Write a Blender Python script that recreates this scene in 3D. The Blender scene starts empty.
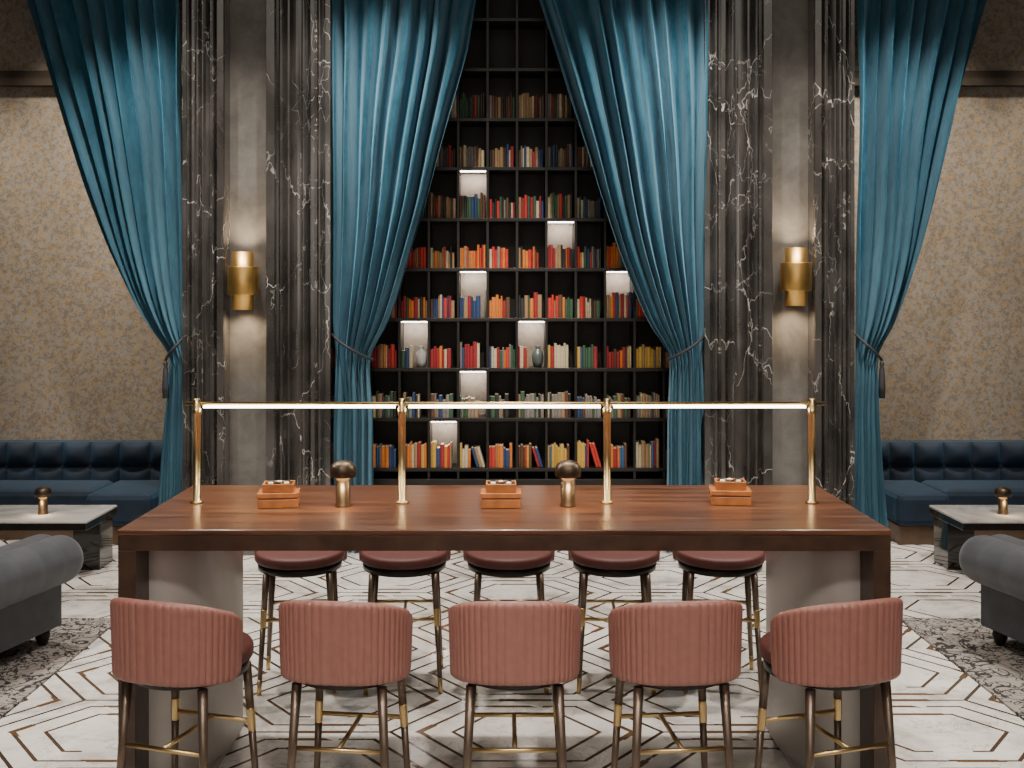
import bpy, math, random
import numpy as np
from mathutils import Vector, Matrix
random.seed(7)
F=1050.0; VX=505.0; VY=300.0; H=2.02
def PX(px,D): return (px-VX)*D/F
def PZ(py,D): return H-(py-VY)*D/F
scene=bpy.context.scene
COL=scene.collection
# ---------------------------------------------------------------- materials
def mat_new(name):
    m=bpy.data.materials.new(name); m.use_nodes=True
    nt=m.node_tree; b=nt.nodes['Principled BSDF']
    return m,nt,b
def setin(b,**k):
    for n,v in k.items():
        n=n.replace('_',' ')
        if n in b.inputs:
            b.inputs[n].default_value=v
def c4(c): return (c[0],c[1],c[2],1)
def coords(nt,scale=(1,1,1),rot=(0,0,0)):
    t=nt.nodes.new('ShaderNodeTexCoord'); mp=nt.nodes.new('ShaderNodeMapping')
    nt.links.new(t.outputs['Object'],mp.inputs['Vector'])
    mp.inputs['Scale'].default_value=scale; mp.inputs['Rotation'].default_value=rot
    return mp.outputs['Vector']
def noise(nt,vec,scale,detail=4,rough=.5,dist=0):
    n=nt.nodes.new('ShaderNodeTexNoise'); nt.links.new(vec,n.inputs['Vector'])
    n.inputs['Scale'].default_value=scale; n.inputs['Detail'].default_value=detail
    n.inputs['Roughness'].default_value=rough; n.inputs['Distortion'].default_value=dist
    return n
def ramp(nt,fac,stops):
    r=nt.nodes.new('ShaderNodeValToRGB'); nt.links.new(fac,r.inputs['Fac'])
    e=r.color_ramp.elements
    while len(e)<len(stops): e.new(0.5)
    for i,(p,c) in enumerate(stops):
        e[i].position=p; e[i].color=c4(c)
    return r.outputs['Color']
def M(nt,op,a,b=None,c=None):
    n=nt.nodes.new('ShaderNodeMath'); n.operation=op
    for i,v in enumerate((a,b,c)):
        if v is None: continue
        if isinstance(v,(int,float)): n.inputs[i].default_value=v
        else: nt.links.new(v,n.inputs[i])
    return n.outputs[0]
def mix(nt,fac,a,b):
    n=nt.nodes.new('ShaderNodeMix'); n.data_type='RGBA'
    if isinstance(fac,(int,float)): n.inputs[0].default_value=fac
    else: nt.links.new(fac,n.inputs[0])
    for i,v in ((6,a),(7,b)):
        if isinstance(v,tuple): n.inputs[i].default_value=c4(v)
        else: nt.links.new(v,n.inputs[i])
    return n.outputs[2]
def bump(nt,b,h,strength=.3,dist=.01):
    n=nt.nodes.new('ShaderNodeBump'); n.inputs['Strength'].default_value=strength
    n.inputs['Distance'].default_value=dist
    nt.links.new(h,n.inputs['Height']); nt.links.new(n.outputs['Normal'],b.inputs['Normal'])
def simple(name,col,rough=.5,metal=0,var=.15,scale=20,coat=0,sheen=0,sheencol=None,bmp=0):
    m,nt,b=mat_new(name)
    v=coords(nt); n=noise(nt,v,scale,3)
    lo=tuple(max(0,x*(1-var)) for x in col); hi=tuple(min(1,x*(1+var)) for x in col)
    nt.links.new(ramp(nt,n.outputs['Fac'],[(.3,lo),(.7,hi)]),b.inputs['Base Color'])
    setin(b,Roughness=rough,Metallic=metal,Coat_Weight=coat,Sheen_Weight=sheen)
    if sheencol: b.inputs['Sheen Tint'].default_value=c4(sheencol)
    if bmp: bump(nt,b,n.outputs['Fac'],bmp,.005)
    return m
def emis(name,col,s):
    m,nt,b=mat_new(name)
    setin(b,Base_Color=c4(col),Emission_Color=c4(col),Emission_Strength=s)
    return m
brass=simple('brass',(.64,.47,.23),.32,1,.08,6)
brass_dark=simple('aged_brass',(.80,.50,.16),.40,1,.12,8)
bronze=simple('bronze_leg',(.17,.125,.095),.36,.7,.15,8)
leather=simple('rose_leather',(.300,.130,.106),.42,0,.06,35,coat=.08,bmp=.04)
darkwood=simple('black_wood',(.008,.0065,.0055),.4,0,.3,12)
blackmetal=simple('black_metal',(.02,.018,.016),.35,.6)
navy=simple('navy_velvet',(.0015,.009,.023),.85,0,.5,9,sheen=.3,sheencol=(.08,.28,.5),bmp=.15)
greyv=simple('grey_velvet',(.038,.041,.047),.7,0,.25,9,sheen=.35,sheencol=(.5,.52,.6),bmp=.1)
steel=simple('brushed_plaster_metal',(.47,.44,.415),.40,.45,.10,3)
boxwood=simple('orange_wood',(.44,.15,.035),.38,0,.3,14,coat=.2)
boxwood2=simple('box_trim_wood',(.12,.034,.012),.35,0,.25,14,coat=.3)
cream=simple('cream_inlay',(.75,.68,.55),.4)
ceramic=simple('ceramic',(.40,.40,.38),.25)
ceramic_d=simple('dark_ceramic',(.07,.09,.08),.25)
cordm=simple('cord',(.03,.03,.035),.7)
pages=simple('paper',(.50,.43,.31),.8)
glossblack=simple('gloss_black',(.012,.010,.009),.08,0,.2,5,coat=.5)
led=emis('led_warm_white',(1,.93,.82),12)
led_cell=emis('led_shelf',(1,.9,.8),12)
lamp_glow=emis('lamp_glow',(1,.8,.5),5)

def m_velvet():
    m,nt,b=mat_new('teal_velvet')
    v=coords(nt,(1,1,.35)); n=noise(nt,v,7,5,.6,.4)
    n2=noise(nt,v,60,3)
    f=M(nt,'ADD',M(nt,'MULTIPLY',n.outputs['Fac'],.8),M(nt,'MULTIPLY',n2.outputs['Fac'],.2))
    nt.links.new(ramp(nt,f,[(.36,(.010,.058,.098)),(.64,(.036,.132,.192))]),b.inputs['Base Color'])
    setin(b,Roughness=.95,Specular_IOR_Level=.12,Sheen_Weight=.5,Sheen_Roughness=.5); b.inputs['Sheen Tint'].default_value=(.38,.68,.88,1)
    bump(nt,b,n.outputs['Fac'],.4,.02)
    return m
velvet=m_velvet()
def m_wood():
    m,nt,b=mat_new('red_brown_wood')
    v=coords(nt,(.5,8,8)); n=noise(nt,v,2.4,7,.65,.7)
    v2=coords(nt,(1,1,1)); n2=noise(nt,v2,1.3,2)
    f=M(nt,'ADD',M(nt,'MULTIPLY',n.outputs['Fac'],.85),M(nt,'MULTIPLY',n2.outputs['Fac'],.15))
    nt.links.new(ramp(nt,f,[(.38,(.052,.019,.009)),(.5,(.105,.040,.018)),(.62,(.160,.066,.030))]),b.inputs['Base Color'])
    setin(b,Roughness=.28,Coat_Weight=.22,Coat_Roughness=.15)
    return m
wood=m_wood()
wood_d=simple('dark_walnut',(.048,.024,.014),.35,0,.35,10,coat=.2)
def m_darkmarble():
    m,nt,b=mat_new('dark_veined_marble')
    v=coords(nt,(1,1,.6))
    nd=noise(nt,v,3.5,4,.6)
    add=nt.nodes.new('ShaderNodeVectorMath'); add.operation='MULTIPLY_ADD'
    nt.links.new(nd.outputs['Color'],add.inputs[0]); add.inputs[1].default_value=(.30,.30,.30); nt.links.new(v,add.inputs[2])
    def vein(scale,w,dist=.0):
        vo=nt.nodes.new('ShaderNodeTexVoronoi'); vo.feature='DISTANCE_TO_EDGE'
        nt.links.new(add.outputs[0],vo.inputs['Vector']); vo.inputs['Scale'].default_value=scale
        mr=nt.nodes.new('ShaderNodeMapRange'); nt.links.new(vo.outputs['Distance'],mr.inputs['Value'])
        mr.inputs['From Min'].default_value=0; mr.inputs['From Max'].default_value=w
        mr.inputs['To Min'].default_value=1; mr.inputs['To Max'].default_value=0
        return mr.outputs['Result']
    mask=noise(nt,v,3,3,.6); mk=ramp(nt,mask.outputs['Fac'],[(.49,(0,0,0)),(.62,(1,1,1))])
    mask2=noise(nt,v,1.7,2,.6); mk2=ramp(nt,mask2.outputs['Fac'],[(.42,(.06,.06,.06)),(.58,(1,1,1))])
    a=M(nt,'MULTIPLY',M(nt,'MULTIPLY',vein(2.1,.0075),mk2),1.0)
    bb=M(nt,'MULTIPLY',M(nt,'MULTIPLY',vein(4.8,.011),mk),.65)
    f=M(nt,'MAXIMUM',a,bb)
    cl=noise(nt,v,4,4,.5)
    base=ramp(nt,cl.outputs['Fac'],[(.35,(.030,.027,.025)),(.65,(.076,.070,.065))])
    nt.links.new(mix(nt,f,base,(.70,.67,.63)),b.inputs['Base Color'])
    setin(b,Roughness=.20,Specular_IOR_Level=.8,Coat_Weight=.9,Coat_Roughness=.14)
    return m
dmarble=m_darkmarble()
def m_wmarble(name='white_marble'):
    m,nt,b=mat_new(name)
    v=coords(nt); n=noise(nt,v,1.6,8,.65,1.5)
    nt.links.new(ramp(nt,n.outputs['Fac'],[(.35,(.28,.27,.26)),(.5,(.44,.42,.40)),(.56,(.52,.50,.48))]),b.inputs['Base Color'])
    setin(b,Roughness=.08)
    return m
wmarble=m_wmarble()
def m_floor():
    m,nt,b=mat_new('marble_floor_inlay')
    tc=nt.nodes.new('ShaderNodeTexCoord'); sp=nt.nodes.new('ShaderNodeSeparateXYZ')
    nt.links.new(tc.outputs['Object'],sp.inputs[0])
    A=1.10; B=.78; S=1.7320508
    x=M(nt,'DIVIDE',M(nt,'ADD',sp.outputs[1],B*50-.23),B); y=M(nt,'DIVIDE',M(nt,'ADD',sp.outputs[0],A*S*20-.1),A)
    def cell(off):
        ax=M(nt,'SUBTRACT',M(nt,'MODULO',M(nt,'ADD',x,off*.5),1.0),.5)
        ay=M(nt,'SUBTRACT',M(nt,'MODULO',M(nt,'ADD',y,off*S/2),S),S/2)
        d=M(nt,'ADD',M(nt,'MULTIPLY',ax,ax),M(nt,'MULTIPLY',ay,ay))
        return ax,ay,d
    a=cell(0); c=cell(1)
    sel=M(nt,'LESS_THAN',a[2],c[2]); inv=M(nt,'SUBTRACT',1.0,sel)
    sx=M(nt,'ADD',M(nt,'MULTIPLY',a[0],sel),M(nt,'MULTIPLY',c[0],inv))
    sy=M(nt,'ADD',M(nt,'MULTIPLY',a[1],sel),M(nt,'MULTIPLY',c[1],inv))
    gx=M(nt,'ABSOLUTE',sx); gy=M(nt,'ABSOLUTE',sy)
    hd=M(nt,'MAXIMUM',gx,M(nt,'ADD',M(nt,'MULTIPLY',gx,.5),M(nt,'MULTIPLY',gy,.8660254)))
    def band(center,w):
        return M(nt,'LESS_THAN',M(nt,'ABSOLUTE',M(nt,'SUBTRACT',hd,center)),w)
    def AND(p,q): return M(nt,'MULTIPLY',p,q)
    def NOT(p): return M(nt,'SUBTRACT',1.0,p)
    l1=band(.5,.009); l2=band(.395,.009); l2b=band(.395,.017); l1b=band(.5,.020); l3=band(.27,.009); l3b=band(.27,.016)
    diag=M(nt,'ADD',sx,M(nt,'MULTIPLY',sy,.9))
    gap=M(nt,'LESS_THAN',M(nt,'ABSOLUTE',M(nt,'SUBTRACT',sy,.02)),.06)
    l2=AND(l2,NOT(AND(gap,M(nt,'GREATER_THAN',sx,0.0))))
    l3=AND(l3,NOT(AND(M(nt,'LESS_THAN',gy,.08),M(nt,'LESS_THAN',sx,0.0))))
    seg=M(nt,'LESS_THAN',M(nt,'ABSOLUTE',M(nt,'SUBTRACT',M(nt,'ABSOLUTE',diag),.34)),.09)
    seg2=M(nt,'LESS_THAN',gy,.12)
    seg3=AND(seg2,M(nt,'GREATER_THAN',sx,0.0))
    brassbar=M(nt,'MAXIMUM',M(nt,'MAXIMUM',AND(l2b,seg),AND(l1b,seg2)),AND(l3b,seg3))
    v=coords(nt); n=noise(nt,v,1.3,8,.65,1.2); n2=noise(nt,v,5,6,.6,.8)
    f=M(nt,'ADD',M(nt,'MULTIPLY',n.outputs['Fac'],.6),M(nt,'MULTIPLY',n2.outputs['Fac'],.4))
    base=ramp(nt,f,[(.38,(.40,.375,.345)),(.49,(.72,.685,.64)),(.6,(.86,.825,.775))])
    vn=noise(nt,v,2.2,6,.6,1.5)
    vein=M(nt,'MULTIPLY',M(nt,'LESS_THAN',M(nt,'ABSOLUTE',M(nt,'SUBTRACT',vn.outputs['Fac'],.5)),.006),.45)
    base=mix(nt,vein,base,(.30,.28,.26))
    col=mix(nt,l1,base,(.055,.036,.026))
    col=mix(nt,M(nt,'MAXIMUM',l2,l3),col,(.08,.05,.033))
    col=mix(nt,brassbar,col,(.12,.068,.036))
    nt.links.new(col,b.inputs['Base Color'])
    setin(b,Roughness=.10)
    return m
def m_wallpaper():
    m,nt,b=mat_new('gold_fleck_wallpaper')
    v=coords(nt); n=noise(nt,v,24,6,.85,.4); n2=noise(nt,v,46,5,.85,.4); n3=noise(nt,v,1.5,2)
    base=ramp(nt,n3.outputs['Fac'],[(.3,(.28,.265,.245)),(.7,(.35,.335,.315))])
    g=ramp(nt,n.outputs['Fac'],[(.47,(0,0,0)),(.55,(1,1,1))])
    g2=ramp(nt,n2.outputs['Fac'],[(.53,(0,0,0)),(.57,(1,1,1))])
    c=mix(nt,M(nt,'MULTIPLY',g,.65),base,(.125,.11,.092))
    c=mix(nt,M(nt,'MULTIPLY',g2,.85),c,(.46,.28,.09))
    nt.links.new(c,b.inputs['Base Color']); setin(b,Roughness=.42,Metallic=.15)
    return m
def m_plaster():
    m,nt,b=mat_new('grey_polished_plaster')
    v=coords(nt); n=noise(nt,v,3,8,.7,.4)
    nt.links.new(ramp(nt,n.outputs['Fac'],[(.35,(.085,.080,.074)),(.65,(.165,.156,.145))]),b.inputs['Base Color'])
    setin(b,Roughness=.42); bump(nt,b,n.outputs['Fac'],.15,.01)
    return m
def m_rug():
    m,nt,b=mat_new('floral_rug')
    v=coords(nt)
    n=noise(nt,v,4.5,1.5,.5,3.2); n2=noise(nt,v,9,1,.5,2.5)
    a=M(nt,'LESS_THAN',M(nt,'ABSOLUTE',M(nt,'SUBTRACT',n.outputs['Fac'],.5)),.030)
    c=M(nt,'LESS_THAN',M(nt,'ABSOLUTE',M(nt,'SUBTRACT',n2.outputs['Fac'],.56)),.035)
    f=M(nt,'MAXIMUM',a,c)
    nt.links.new(mix(nt,f,(.29,.26,.235),(.022,.018,.018)),b.inputs['Base Color'])
    setin(b,Roughness=.9)
    return m
floor_m=m_floor(); wallpaper=m_wallpaper(); plaster=m_plaster(); rug_m=m_rug()
darkwall=simple('dark_wall',(.04,.033,.028),.6)
# ---------------------------------------------------------------- mesh builder
class MB:
    def __init__(s): s.v=[]; s.f=[]; s.m=[]; s.s=[]
    def add(s,vs,fs,mi=0,sm=False):
        o=len(s.v); s.v+= [tuple(v) for v in vs]
        for f in fs: s.f.append([i+o for i in f]); s.m.append(mi); s.s.append(sm)
        return s
    def box(s,x0,x1,y0,y1,z0,z1,mi=0):
        vs=[(x,y,z) for z in (z0,z1) for y in (y0,y1) for x in (x0,x1)]
        return s.add(vs,[(0,2,3,1),(4,5,7,6),(0,1,5,4),(2,6,7,3),(0,4,6,2),(1,3,7,5)],mi)
    def grid(s,P,closeu=False,closev=False,mi=0,sm=True):
        nu=len(P); nv=len(P[0]); vs=[p for r in P for p in r]; fs=[]
        for i in range(nu if closeu else nu-1):
            for j in range(nv if closev else nv-1):
                a=i*nv+j; b=((i+1)%nu)*nv+j; c=((i+1)%nu)*nv+(j+1)%nv; d=i*nv+(j+1)%nv
                fs.append((a,b,c,d))
        return s.add(vs,fs,mi,sm)
    def lathe(s,prof,cx=0,cy=0,n=24,mi=0,sx=1,sy=1,sm=True):
        P=[[(cx+r*sx*math.cos(2*math.pi*k/n),cy+r*sy*math.sin(2*math.pi*k/n),z) for (r,z) in prof] for k in range(n)]
        s.grid(P,closeu=True,mi=mi,sm=sm)
        return s
    def tube(s,pts,rads,n=12,mi=0,closed=False,caps=True):
        pts=[Vector(p) for p in pts]; R=[]
        if not isinstance(rads,(list,tuple)): rads=[rads]*len(pts)
        m=len(pts)
        for i,p in enumerate(pts):
            if closed: t=(pts[(i+1)%m]-pts[i-1]).normalized()
            else: t=(pts[min(i+1,m-1)]-pts[max(i-1,0)]).normalized()
            up=Vector((0,0,1)) if abs(t.z)<.9 else Vector((0,1,0))
            a=t.cross(up).normalized(); b=t.cross(a).normalized()
            R.append([tuple(p+(a*math.cos(2*math.pi*k/n)+b*math.sin(2*math.pi*k/n))*rads[i]) for k in range(n)])
        o=len(s.v); s.grid(R,closeu=closed,closev=True,mi=mi)
        if caps and not closed:
            s.f.append([o+k for k in range(n)][::-1]); s.m.append(mi); s.s.append(False)
            e=o+(m-1)*n; s.f.append([e+k for k in range(n)]); s.m.append(mi); s.s.append(False)
        return s
    def mesh(s,name,mats):
        me=bpy.data.meshes.new(name); me.from_pydata(s.v,[],s.f)
        for mm in mats: me.materials.append(mm)
        me.polygons.foreach_set('material_index',s.m); me.polygons.foreach_set('use_smooth',s.s)
        me.update()
        import bmesh
        bm=bmesh.new(); bm.from_mesh(me); bmesh.ops.recalc_face_normals(bm,faces=bm.faces); bm.to_mesh(me); bm.free()
        return me
def obj(name,mb,mats,parent=None,loc=(0,0,0),rot=(0,0,0),bev=0,label=None,cat=None,kind=None,group=None):
    if not isinstance(mats,(list,tuple)): mats=[mats]
    me=mb.mesh(name,mats) if isinstance(mb,MB) else mb
    o=bpy.data.objects.new(name,me); COL.objects.link(o)
    o.location=loc; o.rotation_euler=rot
    if parent: o.parent=parent
    if bev:
        md=o.modifiers.new('bevel','BEVEL'); md.width=bev; md.segments=2; md.limit_method='ANGLE'
    tag(o,label,cat,kind,group)
    return o
def tag(o,label=None,cat=None,kind=None,group=None):
    if label: o['label']=label
    if cat: o['category']=cat
    if kind: o['kind']=kind
    if group: o['group']=group
def root(name,loc=(0,0,0),rot=0,label=None,cat=None,group=None):
    o=bpy.data.objects.new(name,None); COL.objects.link(o); o.empty_display_size=.1
    o.location=loc; o.rotation_euler=(0,0,rot); tag(o,label,cat,None,group); return o
def copy_tree(o,parent=None):
    n=o.copy(); COL.objects.link(n)
    if parent: n.parent=parent
    for c in o.children: copy_tree(c,n)
    return n
def copy_thing(o,loc,rot=None,label=None):
    n=copy_tree(o)
    n.location=loc
    if rot is not None: n.rotation_euler=(0,0,rot)
    if label: n['label']=label
    return n
# ---------------------------------------------------------------- room shell
CEIL=5.6
DW=8.3
obj('floor',MB().box(-6.3,6.3,-2.5,9.8,-.1,0),floor_m,kind='structure')
obj('ceiling',MB().box(-6.3,6.3,-2.5,9.8,CEIL,CEIL+.1),darkwall,kind='structure')
obj('wall_left',MB().box(-6.4,-6.3,-2.5,9.8,0,CEIL),darkwall,kind='structure')
obj('wall_right',MB().box(6.3,6.4,-2.5,9.8,0,CEIL),darkwall,kind='structure')
obj('wall_front',MB().box(-6.4,6.4,-2.6,-2.5,0,CEIL),darkwall,kind='structure')
obj('wall_back_left',MB().box(-6.3,PX(205,DW),9.6,9.8,0,CEIL),wallpaper,kind='structure')
obj('wall_back_right',MB().box(PX(830,DW),6.3,9.6,9.8,0,CEIL),wallpaper,kind='structure')
obj('wall_back',MB().box(PX(205,DW),PX(830,DW),9.6,9.8,0,CEIL),darkwall,kind='structure')
obj('wall_pier_left',MB().box(PX(205,DW),PX(300,DW),DW,9.6,0,CEIL),plaster,kind='structure')
obj('wall_pier_right',MB().box(PX(735,DW),PX(830,DW),DW,9.6,0,CEIL),plaster,kind='structure')
def molding(name,pa,pb):
    xa=PX(pa,DW); xb=PX(pb,DW); w=xb-xa
    prof=[(0,0),(0,.15),(.02,.17),(.15,.17),(.17,.15),(.17,.10)]
    def bead(t0,t1,d,h,k=11):
        return [(t0+(t1-t0)*i/k,d+h*math.sin(math.pi*i/k)) for i in range(k+1)]
    def cove(t0,t1,d0,d1,k=9):
        return [(t0+(t1-t0)*(1-math.cos(math.pi/2*i/k)),d0+(d1-d0)*math.sin(math.pi/2*i/k)) for i in range(k+1)]
    prof+= bead(.19,.31,.10,.055)+[(.33,.07),(.36,.07)]+cove(.36,.52,.075,.01)+[(.52,.055)]+bead(.54,.66,.055,.05)+[(.68,.02),(.70,.02),(.70,.05),(.76,.05),(.76,.0)]
    prof+= bead(.78,.90,.0,.05)+[(.92,-.01),(1,-.01),(1,-1.25),(0,-1.25)]
    mb=MB()
    P=[[(xa+w*t,DW-d,0),(xa+w*t,DW-d,CEIL)] for t,d in prof]
    mb.grid(P,closeu=True,sm=False)
    return obj(name,mb,dmarble,kind='structure')
molding('trim_1',230,182); molding('trim_2',270,330); molding('trim_3',768,705); molding('trim_4',808,855)
btr=simple('bronze_trim',(.045,.034,.025),.5)
for i,(a,b) in enumerate(((-6.3,PX(182,DW)),(PX(855,DW),6.3))):
    mb=MB(); z=PZ(80,9.5); mb.box(a,b,9.54,9.6,z-.04,z+.03); mb.box(a,b,9.57,9.6,z+.03,z+.10)
    obj('trim_%d'%(5+i),mb,btr,kind='structure')
# ---------------------------------------------------------------- bookcase
BD=8.8
rowy=[18,68,118,167,218,268,318,368,418,468]
px0=517-29.4*6
bc=root('bookcase',(PX(517,BD),BD,0),label='tall black wooden bookcase with square cells set in the wall recess',cat='bookcase')
bx=PX(517,BD)
def bxp(px): return PX(px,BD)-bx
mb=MB().box(bxp(px0)-.02,bxp(px0+12*29.4)+.02,.27,.30,0,CEIL-.3)
obj('back_panel',mb,simple('bookcase_back',(.010,.008,.007),.6),bc)
for k in range(13):
    x=bxp(px0+29.4*k); obj('divider',MB().box(x-.010,x+.010,0,.27,.5,CEIL-.3),darkwood,bc)
shelfz=[PZ(y,BD) for y in rowy]+[PZ(-32,BD),PZ(-82,BD)]
for z in shelfz:
    obj('shelf',MB().box(bxp(px0),bxp(px0+12*29.4),-.006,.27,z-.028,z),darkwood,bc,bev=.002)
obj('plinth',MB().box(bxp(px0)-.02,bxp(px0+12*29.4)+.02,-.02,.27,0,.52),darkwood,bc,bev=.004)
lit=[(3,-2),(4,1),(5,-2),(5,3),(6,-4),(6,0),(7,-2),(8,-3)]
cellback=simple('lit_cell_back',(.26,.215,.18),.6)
for r,k in lit:
    z1=PZ(rowy[r],BD)-.028; z0=PZ(rowy[r+1],BD)
    x0=bxp(517+29.4*k)+.012; x1=bxp(517+29.4*(k+1))-.012
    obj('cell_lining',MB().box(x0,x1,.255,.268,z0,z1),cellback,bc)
    obj('light_strip',MB().box(x0+.005,x1-.005,.02,.045,z1-.010,z1-.001),led_cell,bc)
    l=bpy.data.lights.new('cell_light','AREA'); l.shape='RECTANGLE'; l.size=.2; l.size_y=.03; l.energy=1.3; l.color=(1,.9,.8)
    lo=bpy.data.objects.new('cell_light',l); COL.objects.link(lo); lo.location=(bx+(x0+x1)/2,BD+.16,z1-.01)
    lo.rotation_euler=(math.radians(15),0,0)
E={
'li':dict(a=[(-120,329),(0,330),(330,333),(350,336),(380,336),(430,334),(490,334),(570,334)],
          b=[(-120,500),(0,476),(50,468),(100,454),(150,440),(200,427),(250,411),(300,396),(330,385),(352,370),(375,370),(420,373),(490,373),(570,376)]),
'ri':dict(a=[(-120,707),(0,706),(330,704),(350,701),(380,702),(430,704),(490,703),(570,705)],
          b=[(-120,500),(0,539),(50,555),(100,570),(150,586),(200,601),(250,618),(300,638),(330,652),(352,670),(375,670),(420,668),(490,668),(570,664)]),
'lo':dict(a=[(-120,182),(0,183),(330,186),(350,187),(380,187),(430,187),(490,189),(570,190)],
          b=[(-120,-15),(0,28),(50,43),(100,59),(150,76),(200,93),(250,112),(300,135),(330,153),(352,171),(375,171),(420,166),(490,160),(570,156)]),
'ro':dict(a=[(-120,855),(0,855),(330,855),(350,855),(380,855),(430,853),(490,851),(570,849)],
          b=[(-120,1015),(0,987),(50,974),(100,961),(150,949),(200,937),(250,922),(300,903),(330,890),(352,877),(375,876),(420,878),(490,884),(570,892)]),
}
def edge(key,side,y):
    t=E[key][side]; ys=[p[0] for p in t]; xs=[p[1] for p in t]
    return sum(np.interp(y+d,ys,xs)*w for d,w in ((-12,.25),(0,.5),(12,.25)))
# ---------------------------------------------------------------- books
pal={'red':(.42,.032,.022),'crimson':(.24,.018,.022),'orange':(.52,.155,.024),'yellow':(.46,.28,.05),'cream':(.45,.38,.25),
'tan':(.27,.17,.085),'brown':(.090,.041,.022),'navy':(.022,.045,.12),'blue':(.035,.095,.21),'green':(.035,.08,.045),'grey':(.17,.155,.135),'black':(.022,.022,.022)}
bmats={k:simple('book_cover_'+k,v,.5,0,.15,30) for k,v in pal.items()}
names=list(pal)
rowpal={1:['brown','tan','cream','crimson','brown','grey','black','green'],2:['tan','brown','cream','grey','brown','crimson','black','navy','tan'],
3:['brown','crimson','tan','red','cream','brown','navy','green','black','grey'],4:['red','cream','brown','crimson','tan','orange','grey','green','red','navy','black','tan'],
5:['red','cream','crimson','tan','brown','crimson','orange','green','grey','navy','tan','black'],6:['red','crimson','cream','yellow','grey','tan','green','navy','crimson','orange','brown','cream'],
7:['grey','tan','green','brown','cream','grey','black','green','navy'],8:['orange','red','yellow','orange','tan','brown','crimson','cream','red','blue','brown','navy']}
def bookmesh(mb,t,h,d,ox=0,oy=0,oz=0,ci=0,pi=1):
    k=5; sp=[(ox-t/2+t*i/k, oy-.006*math.sin(math.pi*i/k)) for i in range(k+1)]
    P=[[(x,y,oz),(x,y,oz+h)] for x,y in sp]+[[(ox+t/2,oy+d,oz),(ox+t/2,oy+d,oz+h)],[(ox+t/2-.003,oy+d,oz),(ox+t/2-.003,oy+d,oz+h)],
      [(ox+t/2-.003,oy+.004,oz),(ox+t/2-.003,oy+.004,oz+h)],[(ox-t/2+.003,oy+.004,oz),(ox-t/2+.003,oy+.004,oz+h)],[(ox-t/2+.003,oy+d,oz),(ox-t/2+.003,oy+d,oz+h)],[(ox-t/2,oy+d,oz),(ox-t/2,oy+d,oz+h)]]
    mb.grid(P,closeu=True,mi=ci,sm=False)
    n=len(P); o=len(mb.v)-2*n
    for a in (0,1):
        def q(i): return o+2*i+a
        mb.f.append([q(i) for i in range(k+1)]+[q(k+3),q(k+4)]); mb.m.append(ci); mb.s.append(False)
        mb.f.append([q(k),q(k+1),q(k+2),q(k+3)]); mb.m.append(ci); mb.s.append(False)
        mb.f.append([q(0),q(k+4),q(k+5),q(k+6)]); mb.m.append(ci); mb.s.append(False)
    mb.box(ox-t/2+.003,ox+t/2-.003,oy+.004,oy+d-.004,oz+.004,oz+h-.004,mi=pi)
cache={}
def getbook(c,t,h):
    key=(c,t,h)
    if key not in cache:
        mb=MB(); bookmesh(mb,t,h,.15); cache[key]=mb.mesh('book',[bmats[c],pages])
    return cache[key]
nb=0; stuff=MB(); smats=[bmats[n] for n in names]+[pages]
rowname={8:'lowest',7:'second lowest',6:'third lowest',5:'fourth lowest',4:'middle',3:'upper',2:'high',1:'top'}
vases=[(6,-4),(6,0)]
for r in (8,6,5,4,7,3,2,1):
    ymid=(rowy[r]+rowy[r+1])/2+8; z0=PZ(rowy[r+1],BD)
    xl=edge('li','b',ymid)-22; xr=edge('ri','b',ymid)+22
    for k in range(-6,6):
        pa=517+29.4*k; pb=pa+29.4
        if pb<xl+8 or pa>xr-8: continue
        x=PX(pa,BD)+.012; xe=PX(pb,BD)-.012
        if (r,k) in vases: xe-=.125
        fill=random.choice([1,1,1,1,.92,.8]) 
        if r==8: fill=random.choice([1,.9,.62,.62,.5])
        if r<=3: fill=1
        xe=x+(xe-x)*fill
        base=random.choice(rowpal[r]); hb=random.choice([.160,.175,.195])*(1.10 if r==8 else 1)
        while True:
            t=random.choice([.014,.018,.022,.027,.033]) if r>=5 else random.choice([.014,.018,.024])
            if x+t>xe: break
            c=base if random.random()<.25 else random.choice(rowpal[r])
            if r==8:
                if k<-4: c=random.choice(['blue','navy','orange'])
                elif k>2: c=random.choice(['tan','brown','cream','orange','crimson','blue'])
            h=round(hb+random.choice([-.03,-.016,-.006,0,.010,.02]),3)
            dy=random.choice([0,.004,.01])
            if nb<300:
                me=getbook(c,t,h)
                o=bpy.data.objects.new('book',me); COL.objects.link(o)
                o.location=(x+t/2,BD+.02+dy,z0+.0005)
                o['label']='%s hardback book upright on a bookcase shelf'%({'tan':'tan brown','grey':'grey-green'}.get(c,c))
                o['category']='book'; o['group']='books on the %s shelf'%rowname[r]
                nb+=1
            else:
                bookmesh(stuff,t,h,.15,x+t/2,BD+.02+dy,z0+.0005,names.index(c),len(names))
            x+=t+.0008
        lean_n=0
        while r>=4 and fill<1 and nb<300 and (r,k) not in vases and lean_n<3:
            c=random.choice(rowpal[r]); h=round(hb*.95,3); ang=.28
            need=.022*math.cos(ang)+h*math.sin(ang)
            full=PX(pb,BD)-.013
            if x+need+.006>=full: break
            me=getbook(c,.022,h)
            o=bpy.data.objects.new('book',me); COL.objects.link(o)
            o.rotation_euler=(0,-ang,0)
            o.location=(x+h*math.sin(ang)+.011*math.cos(ang)+.002,BD+.024,z0+.011*math.sin(ang)+.0005)
            o['label']='%s hardback book leaning against its neighbour on a shelf'%c
            o['category']='book'; o['group']='books on the %s shelf'%rowname[r]; nb+=1
            x+=.022/math.cos(ang)+.002; lean_n+=1
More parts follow.
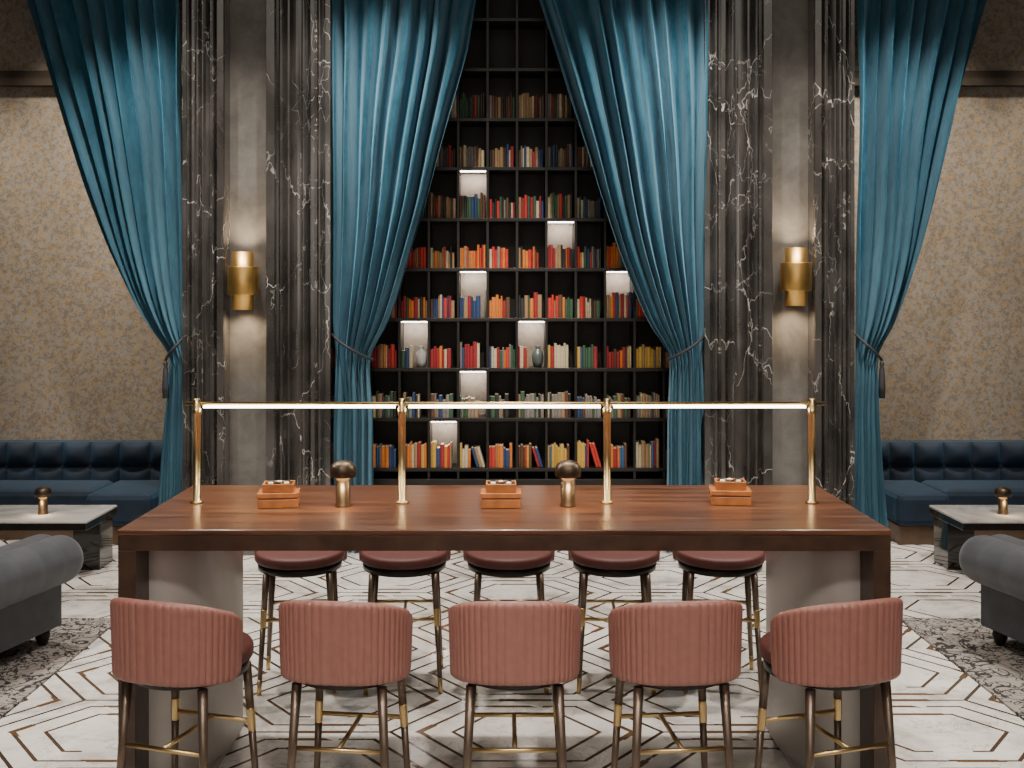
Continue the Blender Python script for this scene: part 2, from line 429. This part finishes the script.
if stuff.v:
    obj('books',stuff,smats,label='rows of old mixed hardback books on the high shelves',cat='books',kind='stuff')
print('BOOKS',nb)
for (r,k),mm,lab in zip(vases,(ceramic,ceramic_d),('pale grey ceramic vase on a lit bookcase shelf','dark green ceramic jar on a lit bookcase shelf')):
    z0=PZ(rowy[r+1],BD); xx=PX(517+29.4*(k+1),BD)-.070
    obj('vase',MB().lathe([(0,0),(.03,0),(.045,.04),(.05,.09),(.042,.13),(.02,.15),(.018,.165),(.028,.18),(.022,.18),(.014,.165),(.0,.15)],n=20),mm,loc=(xx,BD+.09,z0+.001),label=lab,cat='vase')
# ---------------------------------------------------------------- curtains
CD=8.42
def curtain(key,n,lab):
    a_x=PX(edge(key,'a',350),CD); rt=root('curtain',(a_x,CD,0),label=lab,cat='curtain')
    NV=150; NU=n*18; P=[]
    ph=random.random()*6
    top=PZ(-110,CD)
    for j in range(NV+1):
        z=.015+(top-.015)*j/NV; y=VY+(H-z)*F/CD
        xa=PX(edge(key,'a',y),CD)-a_x; xb=PX(edge(key,'b',y),CD)-a_x
        w=abs(xb-xa); row=[]
        tie=math.exp(-((y-352)/16)**2)
        A=(.060+.035*min(1,w/.9))*(1-.5*tie)
        for i in range(NU+1):
            u=i/NU
            uu=u+.018*math.sin(3.1*u*6.28+ph)+.008*math.sin(z*1.7+u*9+ph)
            q=uu*n
            am=A*(1+.4*math.sin(q*2.3+ph))*(1+.15*math.sin(z*2+q))
            s=math.sin(2*math.pi*q)
            yy=-am*s - am*.20*math.sin(4*math.pi*q+ph+z*.8) + .012*math.sin(z*3.1+u*14)
            belly=.07*math.exp(-((y-300)/60)**2)*math.sin(math.pi*u)
            xx=xa+(xb-xa)*u
            sag=0.03*math.sin(math.pi*u)*math.exp(-((y-250)/90)**2)*(1 if xb>xa else -1)
            row.append((xx+sag,yy-belly,z))
        P.append(row)
    ob=obj('fabric',MB().grid(P),velvet,rt)
    sgn=1 if edge(key,'b',352)>edge(key,'a',352) else -1
    xa=PX(edge(key,'a',340),CD)-a_x; xb=PX(edge(key,'b',356),CD)-a_x
    pts=[]
    for i in range(13):
        t=i/12
        pts.append((xa-.01*sgn+(xb+.03*sgn-xa)*t, -.125*math.sin(math.pi*(.12+.8*t))-.0, PZ(334,CD)-(PZ(334,CD)-PZ(360,CD))*t**.8))
    tb=obj('tieback',MB().tube(pts,.011,10),cordm,rt,label='black cord tieback')
    tl=[(.0,0),(.012,-.01),(.02,-.03),(.012,-.05),(.02,-.07),(.028,-.20),(.024,-.30),(0,-.30)]
    if key in('lo','ro'):
        e=pts[-1]
        obj('tassel',MB().lathe([(r,z) for r,z in tl],n=14),cordm,tb,loc=(e[0]-.01*sgn,e[1]-.03,e[2]))
    return rt
curtain('li',8,'teal velvet curtain tied back beside the bookcase and veined marble')
curtain('ri',9,'teal velvet curtain swept aside from the bookcase, tied with cord')
curtain('lo',9,'teal velvet curtain tied back before the gold wallpaper alcove')
curtain('ro',8,'teal velvet curtain with black tassel before the wallpaper alcove')
# ---------------------------------------------------------------- sconces
def sconce(px,py):
    x=PX(px,DW); z=PZ(py,DW-.12)
    rt=root('wall_sconce',(x,DW,z),label='brass double cylinder wall sconce on grey plaster wall',cat='wall lamp',group='brass wall sconces')
    cy=-.14
    obj('inner_tube',MB().lathe([(.076,-.225),(.084,-.225),(.084,.225),(.076,.225),(.076,-.225)],0,cy,32),brass_dark,rt)
    obj('outer_sleeve',MB().lathe([(.085,-.11),(.116,-.11),(.118,-.105),(.118,.105),(.116,.11),(.085,.11)],0,cy,32),brass_dark,rt)
    mb=MB().box(-.03,.03,-.055,0,-.05,.05); mb.box(-.05,.05,-.012,0,-.08,.08)
    obj('wall_bracket',mb,brass_dark,rt,bev=.003)
    obj('bulb',MB().lathe([(0,-.05),(.02,-.045),(.025,0),(.02,.045),(0,.05)],0,cy,12),lamp_glow,rt)
    for s in (1,-1):
        l=bpy.data.lights.new('sconce_light','SPOT'); l.energy=24; l.color=(1,.76,.5); l.spot_size=2.5; l.spot_blend=1; l.shadow_soft_size=.06
        o=bpy.data.objects.new('sconce_light',l); COL.objects.link(o); o.location=(x,DW+cy,z+s*.2)
        o.rotation_euler=(0,0,0) if s<0 else (math.pi,0,0)
sconce(247.5,281); sconce(791,277)
# ---------------------------------------------------------------- table
T=1.10; TY0=4.2; TY1=5.22; TX0=(117-VX)*TY0/F; TX1=(892-VX)*TY0/F
tcx=(TX0+TX1)/2; hw=(TX1-TX0)/2
tb=root('bar_table',(tcx,(TY0+TY1)/2,0),label='long red-brown wooden communal bar table with waterfall ends',cat='table')
hd=(TY1-TY0)/2
obj('tabletop',MB().box(-hw,hw,-hd,hd,T-.022,T),wood,tb,bev=.004)
mb=MB().box(-hw+.002,hw-.002,-hd+.004,hd-.004,T-.085,T-.0225)
obj('apron',mb,wood_d,tb,bev=.002)
for s in (-1,1):
    x0,x1=sorted((s*(hw-.002),s*(hw-.072)))
    obj('end_panel',MB().box(x0,x1,-hd+.004,hd-.004,0,T-.0855),wood_d,tb,bev=.003)
    mb=MB(); N=28; prof=[]
    for i in range(N+1):
        a=-math.pi/2+math.pi*i/N
        prof.append((s*(hw-.073)-s*.26*max(0,math.cos(a))**.7, .07+.42*math.sin(a)))
    mb.grid([[(x,y,.03),(x,y,T-.086)] for x,y in prof])
    mb.box(min(prof[0][0],prof[N//2][0]+s*.02),max(prof[0][0],prof[N//2][0]+s*.02),-.3,.3,.0,.03)
    obj('curved_plinth',mb,steel,tb,label='pale brushed curved plinth')
# ---------------------------------------------------------------- light rail
RD=4.76
zr=PZ(404,RD)
rt=root('light_rail',(PX(504.5,RD),RD,T),label='brass rail with light strips on four posts along the table',cat='light fixture')
pxs=[197,402,607,812]
rx=[PX(p,RD)-PX(504.5,RD) for p in pxs]; zz=zr-T
for x in rx:
    obj('post',MB().lathe([(0,0),(.030,0),(.030,.008),(.0165,.012),(.0165,zz-.05),(.020,zz-.048),(.020,zz-.02),(.0165,zz-.018),(.0165,zz+.020),(.014,zz+.024),(0,zz+.024)],x,0,20),brass,rt)
obj('rail',MB().tube([(rx[0]-.055,0,zz+.002),(rx[3]+.055,0,zz+.002)],.008,14),brass,rt)
for a,b in zip(rx[:-1],rx[1:]):
    obj('light_strip',MB().box(a+.03,b-.03,-.009,.009,zz-.0175,zz-.0065),led,rt,label='glowing warm white light strip')
    mbx=(a+b)/2
    l=bpy.data.lights.new('rail_light','AREA'); l.shape='RECTANGLE'; l.size=b-a-.1; l.size_y=.02; l.energy=4.0; l.color=(1,.86,.68)
    o=bpy.data.objects.new('rail_light',l); COL.objects.link(o); o.location=(PX(504.5,RD)+mbx,RD,zr-.022)
# ---------------------------------------------------------------- cordless lamps
bronze_l=simple('lamp_bronze',(.24,.165,.10),.35,.9); shade_m=simple('lamp_shade_bronze',(.07,.05,.035),.4,.8)
def lamp(loc,lab):
    rt=root('table_lamp',loc,label=lab,cat='lamp',group='small cordless bronze lamps')
    obj('stem',MB().lathe([(0,0),(.036,0),(.037,.004),(.035,.010),(.033,.02),(.033,.143),(.0,.143)],n=24),bronze_l,rt)
    obj('lamp_shade',MB().lathe([(.0,.150),(.050,.146),(.055,.132),(.058,.132),(.059,.158),(.057,.172),(.051,.185),(.040,.195),(.022,.202),(0,.204)],n=32),shade_m,rt)
    obj('diffuser',MB().lathe([(.034,.136),(.048,.138),(.048,.144),(.034,.145)],n=24),lamp_glow,rt)
    return rt
LD=4.69
L1=lamp((PX(343,LD),LD,T),'small domed bronze cordless lamp on the bar table')
copy_thing(L1,(PX(568,LD),LD,T))
def lamplight(x,y,z):
    l=bpy.data.lights.new('lamp_light','SPOT'); l.energy=3; l.color=(1,.75,.45); l.spot_size=2.4; l.spot_blend=1; l.shadow_soft_size=.03
    o=bpy.data.objects.new('lamp_light',l); COL.objects.link(o); o.location=(x,y-.075,z+.130)
lamplight(PX(343,LD),LD,T); lamplight(PX(568,LD),LD,T)
# ---------------------------------------------------------------- boxes
def gamebox(loc,rz,lab):
    rt=root('wooden_box',loc,rz,label=lab,cat='box',group='lacquered wooden boxes on the table')
    obj('box_body',MB().box(-.088,.088,-.062,.062,0,.038),boxwood,rt,bev=.003)
    obj('inlay_band',MB().box(-.0855,.0855,-.060,.060,.0385,.0435),boxwood2,rt)
    obj('lid',MB().box(-.091,.091,-.065,.065,.044,.066),boxwood,rt,bev=.003)
    mb=MB(); 
    for x0,x1,y0,y1 in ((-.068,.068,-.05,-.043),(-.068,.068,.043,.05),(-.068,-.061,-.043,.043),(.061,.068,-.043,.043)): mb.box(x0,x1,y0,y1,.0665,.104)
    mb.box(-.061,.061,-.043,.043,.0665,.076)
    obj('tray',mb,boxwood,rt,bev=.002)
    obj('inlay_panel',MB().box(-.058,.058,-.041,.041,.0765,.098),blackmetal,rt)
    mb=MB()
    for i in range(3):
        for j in range(2):
            cx=-.035+i*.035; cy=-.018+j*.036; mb.lathe([(0,.0985),(.012,.0985),(.012,.108),(0,.109)],cx,cy,12,mi=(i+j)%2)
    obj('game_pieces',mb,[cream,blackmetal],rt)
    return rt
BX=gamebox((PX(279,4.70),4.70,T),.12,'orange lacquered wooden box with patterned lid on table')
copy_thing(BX,(PX(501,4.70),4.70,T),0)
copy_thing(BX,(PX(730,4.76),4.76,T),-.12)
# ---------------------------------------------------------------- bar stools
leather_s=simple('maroon_leather_seat',(.105,.032,.028),.55,0,.10,35,bmp=.05)
def sgp(v,p): return math.copysign(abs(v)**p,v)
def stool(loc,rz,lab,grp):
    rt=root('bar_stool',loc,rz,label=lab,cat='stool',group=grp)
    obj('seat_frame',MB().lathe([(0,.605),(.204,.605),(.218,.610),(.222,.650),(0,.650)],0,.042,40,sy=1.02),blackmetal,rt)
    obj('seat_cushion',MB().lathe([(0,.650),(.222,.650),(.230,.655),(.232,.668),(.231,.688),(.226,.698),(.216,.703),(.18,.706),(0,.707)],0,.045,44,sy=1.04),leather_s,rt)
    nr=28; NA=nr*8; NZ=16; A0=math.radians(92); rxx=.240; ryy=.236
    outer=[]
    for i in range(NA+1):
        th=-A0+2*A0*i/NA; s=abs(th)/(math.pi/2)
        zt=.945-.088*min(1,s)**2.2 
        zb=.642-.032*min(1.1,s)**2
        e=min(1,(A0-abs(th))/.18); e=math.sqrt(max(0,1-(1-e)**2))
        zm=(zt+zb)/2
        rib=.0060*abs(math.sin(math.pi*nr*i/NA))**.5
        ro=[];ri=[]
        sx_=sgp(math.sin(th),.84); cy_=sgp(math.cos(th),.84)
        for j in range(NZ+1):
            t=j/NZ; t=.5-.5*math.cos(math.pi*t)
            z=zb+(zt-zb)*t; z=zm+(z-zm)*(.62+.38*e)
            d=min(t,1-t); edf=min(1,d/.055); edf=math.sqrt(1-(1-edf)**2)
            lean=.008*(t-.35)
            ro_=rib*edf-.012*(1-edf)
            ro.append(((rxx+lean+ro_)*sx_,-(ryy+lean+ro_)*cy_,z))
            ri_=-.032+.010*(1-edf)
            ri.append(((rxx+lean+ri_)*sx_,-(ryy+lean+ri_)*cy_,z))
        outer.append(ro+ri[::-1])
    mb=MB(); mb.grid(outer,closev=True)
    n=len(outer[0]); 
    mb.f.append(list(range(n))); mb.m.append(0); mb.s.append(False)
    o=(len(outer)-1)*n; mb.f.append([o+k for k in range(n)][::-1]); mb.m.append(0); mb.s.append(False)
    obj('backrest',mb,leather,rt,label='channelled rose leather barrel back')
    def q(sx,sy,z):
        a=Vector((sx*.160,sy*.150+.03,.607)); b=Vector((sx*.192,sy*.188+.03,0)); return a+(b-a)*((.607-z)/.607)
    for sx in (-1,1):
        for sy in (-1,1):
            def at(z): return q(sx,sy,z)
            mb=MB()
            if sy>0:
                mb.tube([at(.607),at(.43)],[.018,.0162],14,mi=0); mb.tube([at(.43),at(.425),at(.345),at(.34)],[.0165,.0170,.0160,.0155],14,mi=1); mb.tube([at(.34),at(.08)],[.0148,.012],14,mi=0)
            else:
                mb.tube([at(.607),at(.08)],[.019,.012],14,mi=0)
            mb.tube([at(.08),at(0)],[.0125,.0115],14,mi=1)
            obj('leg',mb,[bronze,brass],rt,label='tapered bronze leg with brass tip')
    mb=MB(); zf=.375
    mb.tube([q(-1,1,zf),q(1,1,zf)],.009,10); mb.tube([q(-1,-1,zf),q(1,-1,zf)],.009,10)
    m1=(q(-1,1,zf)+q(1,1,zf))/2; m2=(q(-1,-1,zf)+q(1,-1,zf))/2; mb.tube([m1,m2],.009,10)
    obj('footrest',mb,brass,rt,label='brass footrest bars')
    return rt
SD=3.97
near=[(184,-.30),(348,-.12),(514.5,0),(673,.10),(829,.30)]
S0=None
for px,rz in near:
    loc=(PX(px,SD),SD,0)
    if S0 is None: S0=stool(loc,rz,'dusty rose channelled leather bar stool with bronze legs','bar stools on the near side of the table')
    else: copy_thing(S0,loc,rz)
FD=5.60
for i,px in enumerate((301,405,509,614,719)):
    n=copy_thing(S0,(PX(px,FD),FD,0),math.pi+(.10,.05,0,-.05,-.10)[i],'rose leather bar stool facing the table, seat tucked under')
    n['group']='bar stools on the far side of the table'
# ---------------------------------------------------------------- banquettes
def tuft(nx,nz,x0,x1,z0,z1,yf,depth,res=9):
    P=[]
    for i in range(nx*res+1):
        r=[]
        for j in range(nz*res+1):
            u=i/res; v=j/res
            a=abs(math.sin(math.pi*u)); b=abs(math.sin(math.pi*v))
            r.append((x0+(x1-x0)*i/(nx*res),yf-depth*(min(a,b)*.4+.6*(a*b))**.6,z0+(z1-z0)*j/(nz*res)))
        P.append(r)
    return P
bqb=simple('banquette_base',(.10,.06,.035),.4)
def banquette(x0,x1,yf,lab):
    yb=9.58; cx=(x0+x1)/2; rt=root('banquette_sofa',(cx,9.1,0),label=lab,cat='sofa')
    a=x0-cx; b=x1-cx; f=yf-9.1; bk=yb-9.1; n=max(1,round((b-a)/.245))
    obj('base',MB().box(a+.03,b-.03,f+.06,bk,.0,.16),bqb,rt,bev=.01)
    obj('seat_cushion',MB().box(a,b,f,bk-.26,.16,.43),navy,rt,bev=.05)
    mb=MB().box(a,b,bk-.20,bk,.20,.745); mb.grid(tuft(n,2,a,b,.31,.75,bk-.195,.065))
    obj('backrest',mb,navy,rt,bev=.012,label='square-tufted navy velvet backrest')
    return rt
xe=PX(163,8.9)
banquette(-6.2,PX(115,9.3),8.78,'navy blue velvet banquette with tufted back below gold wallpaper')
banquette(PX(116,9.3),xe,8.60,'short deep navy velvet banquette end unit with tufted back')
banquette(PX(885,8.9),PX(918,9.3),8.60,'short deep navy velvet banquette end unit with tufted back')
banquette(PX(919,9.3),6.2,8.78,'navy blue velvet banquette with tufted back below gold wallpaper')
# ---------------------------------------------------------------- coffee tables
def coffee(x0,x1,lab):
    cx=(x0+x1)/2; w=(x1-x0)/2; rt=root('coffee_table',(cx,7.85,0),label=lab,cat='table')
    obj('tabletop',MB().box(-w,w,-.30,.30,.412,.43),wmarble,rt,bev=.004)
    mb=MB().box(-w+.002,w-.002,-.298,.298,.36,.4115)
    obj('apron',mb,glossblack,rt,bev=.003)
    for s in (-1,1):
        c=s*(w-.12)
        obj('pedestal',MB().box(c-.10,c+.10,.0,.26,0,.36),glossblack,rt,bev=.003)
    return rt
coffee(-4.95,PX(110,8.0),'low rectangular table with pale marble top and black pedestals')
coffee(PX(937,8.0),5.05,'low rectangular table with pale marble top and black pedestals')
copy_thing(L1,(PX(43,7.8),7.8,.43),0,'small domed bronze cordless lamp on a marble coffee table')
copy_thing(L1,(PX(1003,7.8),7.8,.43),0,'small domed bronze cordless lamp on a marble coffee table')
lamplight(PX(43,7.8),7.8,.43); lamplight(PX(1003,7.8),7.8,.43)
# ---------------------------------------------------------------- rugs
for x0,x1 in ((-5.6,-2.43),(2.49,5.7)):
    cx=(x0+x1)/2
    obj('rug',MB().box(x0-cx,x1-cx,-2.0,2.0,0,.012),rug_m,loc=(cx,4.63,0),label='grey and black floral patterned rug under a sofa',cat='rug')
# ---------------------------------------------------------------- chesterfields
def roll(p0,p1,r,nt,amp=.02):
    p0=Vector(p0);p1=Vector(p1); d=(p1-p0); L=d.length; t=d/L
    a=t.cross(Vector((0,0,1))).normalized(); b=Vector((0,0,1)); P=[]
    N=nt*10
    for i in range(N+1):
        row=[]
        for k in range(32):
            th=2*math.pi*k/32; u=i/10
            pl=abs(math.sin(math.pi*u))**.4
            rr=r*(1-amp+amp*pl)
            end=min(1,min(i,N-i)/4); rr*=math.sqrt(1-(1-end)**2*.35)
            row.append(tuple(p0+t*(L*i/N)+(a*math.cos(th)+b*math.sin(th))*rr))
        P.append(row)
    return P
def chesterfield(loc,rz,lab):
    rt=root('chesterfield_sofa',loc,rz,label=lab,cat='sofa')
    W=1.0; Y0=-.45; Y1=.45
    ZR=.50
    for s in (-1,1):
        x0,x1=sorted((s*(W-.24),s*(W-.02)))
        mb=MB().box(x0,x1,Y0+.02,Y1,.10,ZR)
        R=roll((s*(W),Y0,ZR),(s*(W),Y1+.015,ZR),.14,5); mb.grid(R,closev=True)
        R2=roll((s*(W-.12),Y0,ZR+.005),(s*(W-.12),Y1+.01,ZR+.005),.135,5); mb.grid(R2,closev=True)
        for RR in (R,R2):
            for row in (RR[0],RR[-1]): mb.add(row,[list(range(len(row)))])
        obj('arm',mb,greyv,rt,bev=.01,label='rolled velvet arm')
    mb=MB().box(-W+.03,W-.03,Y0+.02,Y0+.22,.10,ZR); R=roll((-W-.02,Y0+.05,ZR+.005),(W+.02,Y0+.05,ZR+.005),.135,11); mb.grid(R,closev=True)
    for row in (R[0],R[-1]): mb.add(row,[list(range(len(row)))])
    obj('backrest',mb,greyv,rt,bev=.01,label='rolled velvet back')
    obj('base',MB().box(-W+.05,W-.05,Y0+.04,Y1-.02,.09,.26),greyv,rt,bev=.02)
    for s in (-1,1):
        x0,x1=sorted((s*.005,s*(W-.245)))
        obj('seat_cushion',MB().box(x0,x1,Y0+.2,Y1+.01,.262,.42),greyv,rt,bev=.04)
    for sx in (-1,1):
        for sy in (-1,1):
            obj('foot',MB().lathe([(0,0),(.022,0),(.03,.015),(.042,.05),(.04,.075),(.03,.09),(0,.09)],sx*(W-.10),sy*.38,16),darkwood,rt)
    return rt
def place_chest(sx,xo,yc,lab):
    rz=sx*.24
    cx=xo+sx*(1.14*math.cos(.24)+.05); cy=yc+.24
    return chesterfield((cx,cy,.012),rz,lab)
place_chest(-1,-2.50,5.72,'dark grey velvet chesterfield sofa with rolled arms on a rug')
place_chest(1,2.69,5.72,'dark grey velvet chesterfield sofa with rolled arms on a rug')
# ---------------------------------------------------------------- lights
def spot(loc,tgt,e,size=60,blend=.6,col=(1,.83,.62),soft=.08):
    l=bpy.data.lights.new('downlight','SPOT'); l.energy=e; l.spot_size=math.radians(size); l.spot_blend=blend; l.color=col; l.shadow_soft_size=soft
    o=bpy.data.objects.new('downlight',l); COL.objects.link(o); o.location=loc
    o.rotation_euler=(Vector(tgt)-Vector(loc)).to_track_quat('-Z','Y').to_euler()
def area(loc,tgt,sx,sy,e,col=(1,.90,.79)):  # added fill lamps, no fixture in the room stands for them
    l=bpy.data.lights.new('fill_light','AREA'); l.shape='RECTANGLE'; l.size=sx; l.size_y=sy; l.energy=e; l.color=col
    o=bpy.data.objects.new('fill_light',l); COL.objects.link(o); o.location=loc
    o.rotation_euler=(Vector(tgt)-Vector(loc)).to_track_quat('-Z','Y').to_euler()
W=(1,.93,.84)
for x,tx,e in ((-2.7,-2.85,500),(-1.0,-.97,580),(1.2,1.16,580),(2.95,3.1,500)):
    spot((x,6.9,5.3),(tx,8.4,2.8),e,46 if abs(x)>2 else 58,1,W,.06)
spot((.1,6.0,4.6),(.1,8.8,1.2),560,36,.9,(1,.89,.76))
for sx in (-1,1):
    for x,e in ((2.95,720),(3.5,520),(4.1,470),(4.9,400),(5.7,350)):
        spot((sx*x,8.74,5.3),(sx*x,9.6,2.3),e,44,1,(1,.87,.71),.1)
for x in (-2.07,2.31):
    spot((x,7.1,5.3),(x,8.3,2.0),340,44,.9,(1,.90,.78),.1)
for x in (-1.0,.0,1.0):
    spot((x,4.3,5.3),(x,4.7,1.1),185,50,.7,(1,.86,.7))
for x in (-1.4,0,1.4):
    spot((x,1.0,4.4),(x,3.9,.75),290,55,.8,(1,.90,.80),.2)
for x in (-3.3,3.4):
    spot((x,5.2,5.3),(x,6.0,0),680,75,.8,W)
for x in (-2.4,0,2.5):
    spot((x,6.7,5.3),(x,6.4,0),520,75,.8,W)
area((0,3.5,5.5),(0,3.5,0),9,5,120)  # added overhead fill to lift the whole room
area((0,-2.2,3.0),(0,6,1.0),7,3.5,125)  # added front fill from behind the camera, not a room lamp
w=bpy.data.worlds.new('world'); scene.world=w; w.use_nodes=True
w.node_tree.nodes['Background'].inputs[0].default_value=(.5,.45,.4,1); w.node_tree.nodes['Background'].inputs[1].default_value=.05
# ---------------------------------------------------------------- camera
cam=bpy.data.cameras.new('camera'); co=bpy.data.objects.new('camera',cam); COL.objects.link(co)
co.location=(0,0,H); co.rotation_euler=(math.pi/2,0,0); cam.sensor_width=36; cam.lens=F/1024*36
cam.shift_x=(512-VX)/1024; cam.shift_y=-(384-VY)/1024; cam.clip_start=.05
scene.camera=co
